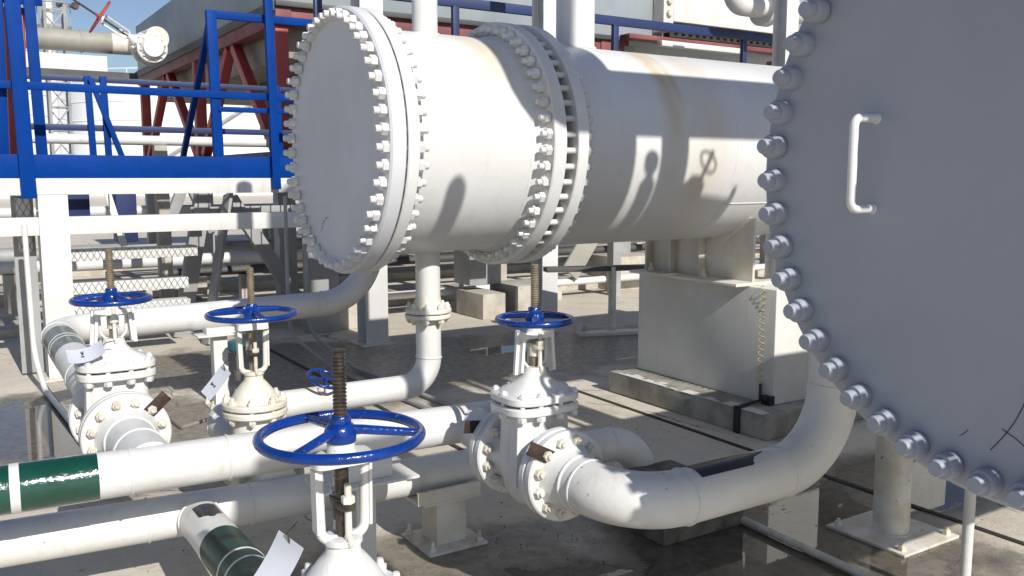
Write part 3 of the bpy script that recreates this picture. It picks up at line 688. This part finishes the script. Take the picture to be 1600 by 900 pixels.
part('rail_post', blue, lambda b: b.bar((.46, PB + .13, 1.85), (.49, PB + .13, 3.12), .09, .07, up=(0, 1, 0)))
part('rail_post', blue, lambda b: b.bar((.78, 8.75, 1.75), (.75, 8.75, 3.22), .085, .07, up=(0, 1, 0)))
part('top_rail', blue, lambda b: b.bar((2.10, PB + .05, 3.09), (3.6, PB + .05, 3.09), .05, .07))
part('top_rail', blue, lambda b: b.bar((.2, 8.75, 3.19), (.85, 8.75, 3.19), .05, .16))
part('brace', blue, lambda b: b.bar((2.12, PB + .06, 3.06), (2.13, 9.6, 1.85), .05, .06))
part('rear_handrail', dblue, lambda b: (b.bar((-3, 9.8, 2.62), (6.2, 9.8, 2.62), .05, .05), b.bar((-3, 9.8, 2.15), (6.2, 9.8, 2.15), .05, .06)))
for a in (-1.2, 1.32, 1.46, 3.2, 4.8): part('rear_post', blue, lambda b: b.bar((a, 9.75, 1.75), (a - .02, 9.75, 2.65), .06, .05, up=(0, 1, 0)))
part('brace', blue, lambda b: b.bar((1.32, 9.69, 2.62), (1.60, 9.69, 1.78), .05, .05, up=(0, 1, 0)))
def lattice(b, x0, x1, z0, z1, y, s_, w, vert=False):
    n = int((x1 - x0 + z1 - z0) / s_)
    for i in range(-2, n + 2):
        for sg in (-1, 1):
            k = s_ * i; p0 = x0 + k - (z1 - z0) * (0 if sg > 0 else 0)
            # clip a 60-degree strand to the strip
            xs, zs = (x0 + k, z0); dx = sg * (z1 - z0) * .55
            p, q_ = V(xs, y, zs), V(xs + dx, y, z1)
            def clip(p, q):
                t0, t1 = 0, 1; d = q.x - p.x
                if abs(d) < 1e-6: return None
                ta, tb = (x0 - p.x) / d, (x1 - p.x) / d
                t0, t1 = max(t0, min(ta, tb)), min(t1, max(ta, tb))
                return (p.lerp(q, t0), p.lerp(q, t1)) if t1 > t0 + .02 else None
            c = clip(p, q_)
            if c: b.bar(c[0], c[1], w, .004, up=(0, 1, 0))
# stairs behind the platform
sr = thing('steel_stairs', 'white steel stairs with expanded mesh treads under the platform', 'stairs', (1.55, 9.2, 0))
for i, (z, y, x0, x1) in enumerate(((.957, 9.0, .98, 2.10), (.668, 8.86, .96, 1.97), (.475, 8.72, .94, 1.95), (1.19, 9.5, .95, 2.3))):
    x = MB(); x.bb(x0, x1, y + .008, y + .20, z - .05, z + .05); x.build('tread', white, sr, bevel=.003)
    x = MB(); lattice(x, x0, x1, z - .05, z + .05, y + .003, .055, .006); x.build('mesh_strip', grey, sr)
x = MB(); x.bar((2.16, 9.1, 0), (2.55, 9.5, 1.5), .03, .2, up=(0, 1, .3)); x.build('stringer', grey, sr, bevel=.003)
x = MB(); x.bar((.92, 8.9, 0), (.92, 10.4, 1.5), .03, .2); x.build('stringer', white, sr, bevel=.003)
x = MB(); x.bar((1.50, 9.4, 1.0), (1.38, 9.5, 1.55), .06, .03, up=(0, 1, 0)); x.build('handrail', white, sr)
ms = MB(); ms.bb(.50, .665, PB + .30, PB + .315, .02, 1.52); pl = tag(ms.build('sun_fleck_plate', grey), 'grey upright guard with expanded mesh left of the white column', 'light pattern')  # plate, pale patch and strands imitate sun flecks cast on the column web
x = MB(); x.bb(.535, .64, PB + .29, PB + .297, 1.05, 1.5); w_ = x.build('painted_sun_patch', white, pl)
x = MB(); lattice(x, .535, .64, 1.05, 1.27, PB + .286, .052, .006); lattice(x, .535, .64, 1.28, 1.5, PB + .286, .052, .006); x.build('mesh_strip', grey, pl)  # strands that outline the painted sun flecks
# grey steel trestle in shade behind
tr = thing('steel_trestle', 'grey steel trestle with splayed legs under the platform, left of far exchanger', 'trestle', (2.6, 9.6, 0))
for nm, p, q, w in (('leg', (2.05, 9.7, 0), (2.35, 9.7, 1.55), .16), ('leg', (3.35, 9.7, .25), (2.62, 9.7, 1.45), .14), ('leg', (3.42, 9.2, 0), (3.42, 9.2, 1.6), .36), ('crossbeam', (2.2, 9.72, 1.30), (3.4, 9.72, 1.30), .12), ('leg', (2.6, 13.0, .9), (2.9, 13, 1.6), .14), ('leg', (3.25, 13.0, .9), (2.95, 13, 1.6), .14)):
    x = MB(); x.bar(p, q, w, .12, up=(0, 1, 0)); x.build(nm, grey, tr, bevel=.004)
# clutter on the ground behind
def blockthing(label, x0, x1, y0, y1, z0, z1, m=conc, name='concrete_block', cat='block'):
    x = MB(); x.bb(x0, x1, y0, y1, z0, z1); return tag(x.build(name, m, bevel=.012), label, cat)
blockthing('pale concrete footing right of the twin conduits', 3.35, 4.1, 9.2, 9.9, 0, .33)
blockthing('concrete footing with a grey post on it, behind the far exchanger nozzle pipe', 5.30, 5.62, 8.95, 9.6, 0, .30)
blockthing('second concrete footing right of the one carrying the grey post', 5.78, 6.4, 9.0, 9.6, 0, .36)
blockthing('grey concrete post standing on two footings under the far exchanger', 5.35, 5.8, 9.35, 9.75, .36, 1.6, grey, 'concrete_post', 'post')
blockthing('sunlit pale slab edge behind the stairs', 1.9, 3.0, 12.4, 13.6, .09, .35)
blockthing('long low pale wall far behind the stairs', -2, 2.6, 16.5, 17.0, 0, .5)
blockthing('dark blue cabinet seen under the platform', 1.2, 1.55, 12.0, 12.4, 1.0, 1.9, dblue, 'cabinet', 'cabinet')
blockthing('blue upright box beside the dark cabinet', 1.75, 1.98, 11.4, 11.7, .9, 1.75, dblue, 'blue_box', 'box')
blockthing('concrete block beyond the pier, left of it', 8.3, 9.2, 10.2, 10.8, 0, .5)
# small stand with flat base
t = thing('steel_stand', 'thin steel stand with dark top rail and flat base plate on wet slab', 'stand', (6.02, 7.45, 0))
x = MB(); x.bb(5.99, 6.05, 7.42, 7.48, .03, .72); x.build('post', old, t, bevel=.002)
x = MB(); x.bar((5.62, 7.52, .018), (6.32, 7.28, .018), .16, .036); x.build('base_plate', cream, t, bevel=.003)
x = MB(); x.bar((5.35, 7.75, .70), (6.75, 7.25, .70), .16, .05); x.build('top_rail', dgrey, t, bevel=.003)
x = MB(); x.box((5.72, 7.60, .06), (.14, .05, .10), Euler((.5, .3, .6)).to_matrix()); tag(x.build('steel_offcut', old), 'bent steel offcut lying at the stand base', 'offcut')
# stepped access behind far exchanger
t = thing('step_unit', 'small white step with mesh tread right of the third column', 'steps', (7.5, 10.0, 0))
x = MB(); x.bb(6.75, 7.9, 9.9, 10.15, .86, .97); x.build('tread', white, t)
x = MB(); lattice(x, 6.75, 7.9, .86, .97, 9.895, .07, .012); x.build('mesh_strip', dgrey, t)
x = MB(); x.bar((7.95, 10.0, 1.2), (7.25, 9.9, .35), .30, .03, up=(0, 1, 0)); x.build('stringer', tan, t)
# low pipes running along the yard behind
lows = [(10.0, .22, .05, white), (11.9, .45, .06, dgrey), (12.6, .55, .08, white), (15.2, .50, .10, grey), (15.8, .85, .07, white), (17.6, .8, .12, dgrey), (19.0, 1.0, .10, white), (10.9, 2.08, .055, white)]
for i, (y, z, r, m) in enumerate(lows):
    t = thing('yard_pipe', ['thin white pipe lowest on the yard behind the platform', 'dark pipe behind the thin white yard pipe', 'thicker white pipe behind the dark yard pipe', 'grey pipe in the middle of the rear pipe rack', 'white pipe raised behind the grey yard pipe', 'thick dark pipe near the back of the rack', 'rearmost white pipe of the yard rack', 'highest white pipe passing behind the platform railing'][i], 'pipe', (0, y, 0), 'pipes across the rear yard')
    x = MB(); x.cyl((-6 if i > 1 else 2.3, y, z), (30, y, z), r, 16); x.build('pipe_run', m, t)
    for a in range(-4 if i > 1 else 3, 26, 4): x = MB(); x.bb(a + .3 * i, a + .3 * i + .14, y - .07, y + .07, 0, z - r); x.build('stanchion', conc, t)

# ------------------------------------------------------------------ air cooler on red frame
ac = thing('air_cooler', 'large grey air cooler box on a red steel frame, behind the platform', 'air cooler', (6, 14, 0))
def ap(nm, m, fn, bevel=.01): b = MB(); fn(b); return b.build(nm, m, ac, bevel=bevel)
ap('casing', greyp, lambda b: b.bb(3.5, 8.55, 10.6, 19.3, 3.72, 4.60))
ap('casing_rim', dgrey, lambda b: (b.bb(3.44, 3.498, 10.6, 19.3, 3.60, 3.72), b.bb(3.46, 8.6, 10.55, 10.598, 3.655, 3.72)))
ap('frame_beam', pink, lambda b: (b.bb(3.47, 3.66, 10.6, 19.2, 3.45, 3.652), b.bb(8.3, 8.5, 10.6, 19.2, 3.45, 3.652), b.bb(3.66, 8.3, 10.62, 10.8, 3.45, 3.652), b.bb(3.66, 8.3, 18.9, 19.1, 3.45, 3.652), b.bb(3.66, 8.3, 14.6, 14.8, 3.45, 3.652)))
ap('plenum', tan, lambda b: b.bb(3.75, 8.2, 11.0, 18.8, 3.12, 3.71))
ap('fan_motor', dgrey, lambda b: b.bb(4.4, 6.9, 10.9, 14.4, 2.35, 3.11))
for bb_ in (19.0, 14.7, 10.75):
    for a in (3.56, 8.4): ap('leg', red, lambda b: b.bb(a - .08, a + .08, bb_ - .09, bb_ + .09, 1.98, 3.449))
for b0, b1, b2 in ((18.85, 16.85, 14.85), (14.5, 12.75, 10.95)):
    for a in (3.56, 8.4):
        ap('brace', red, lambda b: b.bar((a, b1 + .12, 3.44), (a, b0 - .05, 2.0), .13, .13, up=(1, 0, 0)))
        ap('brace', red, lambda b: b.bar((a, b1 - .12, 3.44), (a, b2 + .05, 2.0), .13, .13, up=(1, 0, 0)))
ap('base_frame', dblue, lambda b: (b.bb(3.45, 3.68, 10.6, 19.2, 1.80, 1.975), b.bb(8.28, 8.52, 10.6, 19.2, 1.80, 1.975)))
for bb_ in (18.9, 14.7, 10.8): ap('column', grey, lambda b: b.bb(3.46, 3.68, bb_ - .1, bb_ + .1, 0, 1.80))
t2 = thing('air_cooler', 'right air cooler with white header box and dark plug row, top of picture', 'air cooler', (10.4, 12, 0))
def ap2(nm, m, fn, bevel=.008): b = MB(); fn(b); return b.build(nm, m, t2, bevel=bevel)
ap2('casing', greyp, lambda b: b.bb(8.66, 13.2, 10.75, 19.0, 3.72, 5.2))
ap2('header_box', white, lambda b: b.bb(9.62, 12.3, 10.52, 10.74, 4.02, 4.75))
ap2('corner_angle', cream, lambda b: b.bb(9.40, 9.60, 10.5, 10.74, 3.86, 5.0))
ap2('plug_row', gasket, lambda b: b.bb(9.62, 12.1, 10.6, 10.74, 3.80, 4.0))
for i in range(16):
    x = MB(); x.hex((9.75 + i * .15, 10.6, 3.90), (0, -1, 0), .085, .05); x.build('tube_plug', dgrey, t2)
for z in (3.95, 4.12, 4.3): x = MB(); x.hex((9.5, 10.5, z), (0, -1, 0), .09, .05); x.build('bolt', old, t2)
ap2('frame_beam', pink, lambda b: (b.bb(8.7, 12.3, 10.45, 10.68, 3.69, 3.76), b.bb(8.7, 8.9, 10.7, 18.9, 3.5, 3.7)))
ap2('drip_bar', white, lambda b: b.bb(9.2, 10.9, 10.30, 10.42, 3.60, 3.68))
for a in (8.9, 12.2): ap2('leg', grey, lambda b: b.bb(a - .1, a + .1, 10.7, 10.9, 0, 3.62))
# upper blue railing in front of the air coolers
rl = thing('guard_rail', 'dark blue upper guard rail running behind the far exchanger top', 'railing', (7, 9.3, 2.6))
x = MB(); x.bar((3.4, 9.3, 3.66), (12.5, 9.3, 3.66), .06, .11); x.build('handrail', dblue, rl, bevel=.004)
x = MB(); x.bar((3.4, 9.3, 3.22), (12.5, 9.3, 3.22), .05, .06); x.build('mid_rail', dblue, rl, bevel=.004)
for a in (3.5, 5.15, 7.5, 9.85, 12.2): x = MB(); x.bb(a - .04, a + .04, 9.27, 9.33, 2.6, 3.61); x.build('rail_post', dblue, rl, bevel=.003)
x = MB(); x.bb(3.4, 12.6, 9.25, 10.4, 2.52, 2.6); x.build('deck', dgrey, rl)
for a in (4.4, 8.0, 12): x = MB(); x.bb(a - .07, a + .07, 9.8, 9.94, 0, 2.52); x.build('deck_column', grey, rl)
# overhead pipe with flange at top right
op = thing('overhead_pipe', 'grey overhead pipe with flanged end near the top right', 'pipe', (9.3, 8.9, 3.9))
x = MB(); x.tube(bend([(9.2, 8.9, 4.35), (9.2, 8.9, 3.98), (10.5, 8.9, 3.98), (13, 8.9, 3.98)],   .18, 8), .14, 24); x.build('pipe_run', white, op, sharp=60)
x = MB(); x.annulus(.1, .24, 0, .07, (9.75, 8.9, 3.98), (1, 0, 0), 36); x.annulus(.1, .24, .08, .15, (9.75, 8.9, 3.98), (1, 0, 0), 36); x.build('flange', white, op)

# ------------------------------------------------------------------ far left: pipeline, red valve, mast, tanks
t = thing('pipeline', 'thick tan pipeline on a white beam, far left behind the platform', 'pipeline', (1, 16.2, 0))
x = MB(); x.cyl((-14, 16.2, 3.83), (2.55, 16.2, 3.83), .17, 28); x.torus((2.1, 16.2, 3.83), (1, 0, 0), .17, .02, 28, 6); x.build('pipe_run', tan, t, sharp=60)
x = MB(); x.bb(-14, 2.45, 16.05, 16.35, 3.36, 3.60); x.build('beam', white, t)
x = MB(); x.bb(-14, 2.9, 16.0, 16.4, 3.24, 3.355); x.build('lower_flange', dgrey, t)
for a in (-6, -1.0): x = MB(); x.bb(a - .1, a + .1, 16.1, 16.3, 0, 3.24); x.build('column', grey, t)
x = MB(); x.tube(bend([(2.55, 16.2, 3.83), (2.95, 16.2, 3.83), (2.95, 14.6, 3.75)], .2, 8), .17, 24); x.build('elbow', cream, t, sharp=60)
rv, _ = gate_valve('globe_valve', 'white valve with red handwheel tilted up to the left, against the grey air cooler', 'valve', (2.80, 14.45, 3.55), .16, .74, 1.15, 'round', .25, m=white, bm=white, rot=(0, rad(-58), 0), wm=red, rf=.205, rp=.13, a0=.3)
rv.scale = (1.05, 1.05, 1.05)
rp_ = MB(); rp_.bar((.615, 8.9, 1.72), (.645, 8.9, 3.10), .15, .12, up=(0, 1, 0)); t = tag(rp_.build('red_column', red, bevel=.01), 'red steel column between blue posts at the left edge', 'column')
mast = thing('lattice_mast', 'slim grey lattice mast in front of the white storage tank', 'mast', (3.68, 34.5, 0))
corners = [(3.68 - .3, 34.2), (3.68 + .3, 34.2), (3.68 + .3, 34.8), (3.68 - .3, 34.8)]
for c in corners: x = MB(); x.cyl((*c, 0), (*c, 7.4), .05, 6); x.build('leg', grey, mast)
x = MB()
for k in range(9):
    z = .8 * k
    for i in range(4):
        p, q = corners[i], corners[(i + 1) % 4]; x.cyl((*p, z), (*q, z + .8), .025, 5); x.cyl((*p, z + .8), (*q, z + .8), .025, 5)
x.build('bracing', grey, mast)
fm = thing('floodlight_mast', 'floodlight mast with ring platform above the tan pipeline', 'mast', (4.2, 41, 0))
x = MB(); x.cyl((4.2, 41, 0), (4.2, 41, 14), .16, 10); x.build('pole', white, fm)
x = MB(); x.lathe([(.55, 7.45), (.62, 7.55), (.62, 7.65)], (4.38, 41, 0), n=24); x.torus((4.38, 41, 8.5), (0, 0, 1), .62, .03, 24, 5)
for i in range(8): x.cyl((4.38 + .6 * math.cos(i * PI / 4), 41 + .6 * math.sin(i * PI / 4), 7.6), (4.38 + .6 * math.cos(i * PI / 4), 41 + .6 * math.sin(i * PI / 4), 8.5), .02, 5)
x.build('ring_platform', grey, fm)
for i, a in enumerate((-.6, .2, .75)): x = MB(); x.box((4.38 + a, 40.7, 8.45), (.25, .2, .22), Euler((.4, 0, i)).to_matrix()); x.build('floodlight', dgrey, fm)
for i, (x0, y0, R_, H_, lab) in enumerate(((-3, 88, 13, 10.2, 'white storage tank far left behind the lattice mast'), (22, 92, 12.5, 9.6, 'second white storage tank seen between the red legs'), (48, 84, 11, 9.5, 'third white storage tank farther right behind the air cooler'))):
    t = thing('storage_tank', lab, 'tank', (x0, y0, 0), 'white storage tanks beyond the yard')
    x = MB(); x.lathe([(R_, 0), (R_, H_), (R_ * .98, H_ + .15), (.2, H_ + 1.2)], (x0, y0, 0), n=64)
    for z in (1.6, 3.2, 4.8, 6.4, 8.0): x.torus((x0, y0, z), (0, 0, 1), R_, .06, 64, 5)
    x.build('tank_wall', tankw, t, sharp=30)
    x = MB()
    for z in (H_ + .6, H_ + 1.1): x.torus((x0, y0, z), (0, 0, 1), R_ - .2, .05, 64, 5)
    for k in range(36): x.cyl((x0 + (R_ - .2) * math.cos(k * PI / 18), y0 + (R_ - .2) * math.sin(k * PI / 18), H_), (x0 + (R_ - .2) * math.cos(k * PI / 18), y0 + (R_ - .2) * math.sin(k * PI / 18), H_ + 1.1), .04, 4)
    x.build('railing', tankw, t)
    x = MB(); pts = [(x0 + (R_ + .3) * math.cos(u), y0 + (R_ + .3) * math.sin(u), 10 * (u + 2.4) / 1.2) for u in [-2.4 + .1 * k for k in range(12)]]; x.tube(pts, .12, 6); x.build('stair', grey, t)
# ------------------------------------------------------------------ above the near exchanger (out of frame, its shadow falls on the far one)
b0 = 1.02
dr = thing('overhead_drum', 'white overhead drum with domed bottom above the nearest exchanger', 'drum', (3.07, b0, 2.3))
x = MB(); x.lathe([(.02, 4.0)] + [(.385 * math.sin(q), 4.36 - .36 * math.cos(q)) for q in [i * PI / 16 for i in range(1, 9)]] + [(.385, 6.2), (.2, 6.4), (.02, 6.45)], (3.07, b0, 0), n=48); x.build('shell', white, dr, sharp=50)
x = MB(); x.cyl((3.32, b0, 2.33), (3.32, b0, 4.3), .20, 32); x.annulus(.15, .3, 3.1, 3.16, (3.32, b0, 0), (0, 0, 1), 40); x.build('downcomer', white, dr, sharp=40)
oh = thing('overhead_header', 'wide white overhead header running from the drum above the nearest exchanger', 'pipe', (3.4, b0, 4.235))
x = MB(); x.cyl((3.2, b0, 4.235), (9.0, b0, 4.235), .215, 32); x.build('pipe_run', white, oh, sharp=50)
for a in (5.6, 8.4): x = MB(); x.bb(a - .06, a + .06, b0 - .8, b0 - .68, 0, 4.0); x.bb(a - .05, a + .05, b0 - .8, b0 + .3, 3.9, 4.01); x.build('hanger_post', grey, oh)
x = MB(); x.lathe([(.06, 3.70), (.055, 3.72), (.035, 3.745), (.005, 3.755)], (2.345, b0, 0), n=24); x.build('end_cap', white, ex2, sharp=60)
pg = thing('pressure_gauge', 'round pressure gauge on a thin stem above the nearest exchanger', 'gauge', (3.64, b0, 2.3))
x = MB(); x.cyl((3.645, b0, 2.33), (3.645, b0, 3.80), .028, 12); x.lathe([(.05, 3.58), (.06, 3.60), (.06, 3.72), (.04, 3.74)], (3.645, b0, 0), n=12); x.build('stem', steel, pg)
x = MB(); x.lathe([(.05, -.02), (.055, -.015), (.055, .02)], (3.645, b0, 3.835), (0, -1, 0), 24); x.build('dial', white, pg)
av = thing('angle_valve', 'small valve with slanted spindle on top of the nearest exchanger', 'valve', (4.05, b0, 2.3))
x = MB(); x.cyl((3.95, b0, 2.33), (3.95, b0, 3.72), .03, 12); x.cyl((3.82, b0, 3.66), (4.42, b0, 3.62), .035, 12); x.lathe([(.06, -.09), (.10, -.04), (.10, .04), (.06, .09)], (4.03, b0, 3.65), (1, 0, 0), 20); x.lathe([(.08, -.02), (.08, .02)], (4.40, b0, 3.62), (1, 0, 0), 20); x.cyl((4.2, b0, 3.62), (4.2, b0, 3.40), .07, 14); x.build('body', white, av)
x = MB(); x.cyl((4.03, b0, 3.65), (4.14, b0, 3.90), .016, 10); x.torus((4.11, b0, 3.84), (.4, 0, .92), .075, .009, 28, 8); x.build('handwheel', wheelb, av)
sb_ = thing('added_shade_box', 'grey cable cabinet on a post behind the viewpoint', 'cabinet', (1.32, -1.6, 0))  # unseen box and post added to shade the slab and lower pipe
x = MB(); x.bb(1.02, 1.64, -1.75, -1.45, 3.20, 3.82); x.build('box', grey, sb_, bevel=.01)
x = MB(); x.bb(1.27, 1.37, -1.66, -1.56, 0, 3.20); x.build('post', grey, sb_)
x = MB(); x.bb(1.06, 1.60, -1.449, -1.435, 3.24, 3.78); x.build('front_plate', greyp, sb_, bevel=.004)
sh = thing('added_shade_pipe', 'small white horizontal header below the overhead header, above the nearest exchanger', 'pipe', (4.2, b0, 3.42))  # unseen pipe added to shade the far saddle and shell bottom
x = MB(); x.cyl((4.22, b0, 3.42), (7.6, b0, 3.42), .14, 24); x.annulus(.08, .17, 0, .04, (4.22, b0, 3.42), (-1, 0, 0), 32); x.cyl((5.2, b0, 3.42), (5.2, b0, 4.1), .05, 16); x.build('pipe_run', white, sh, sharp=50)
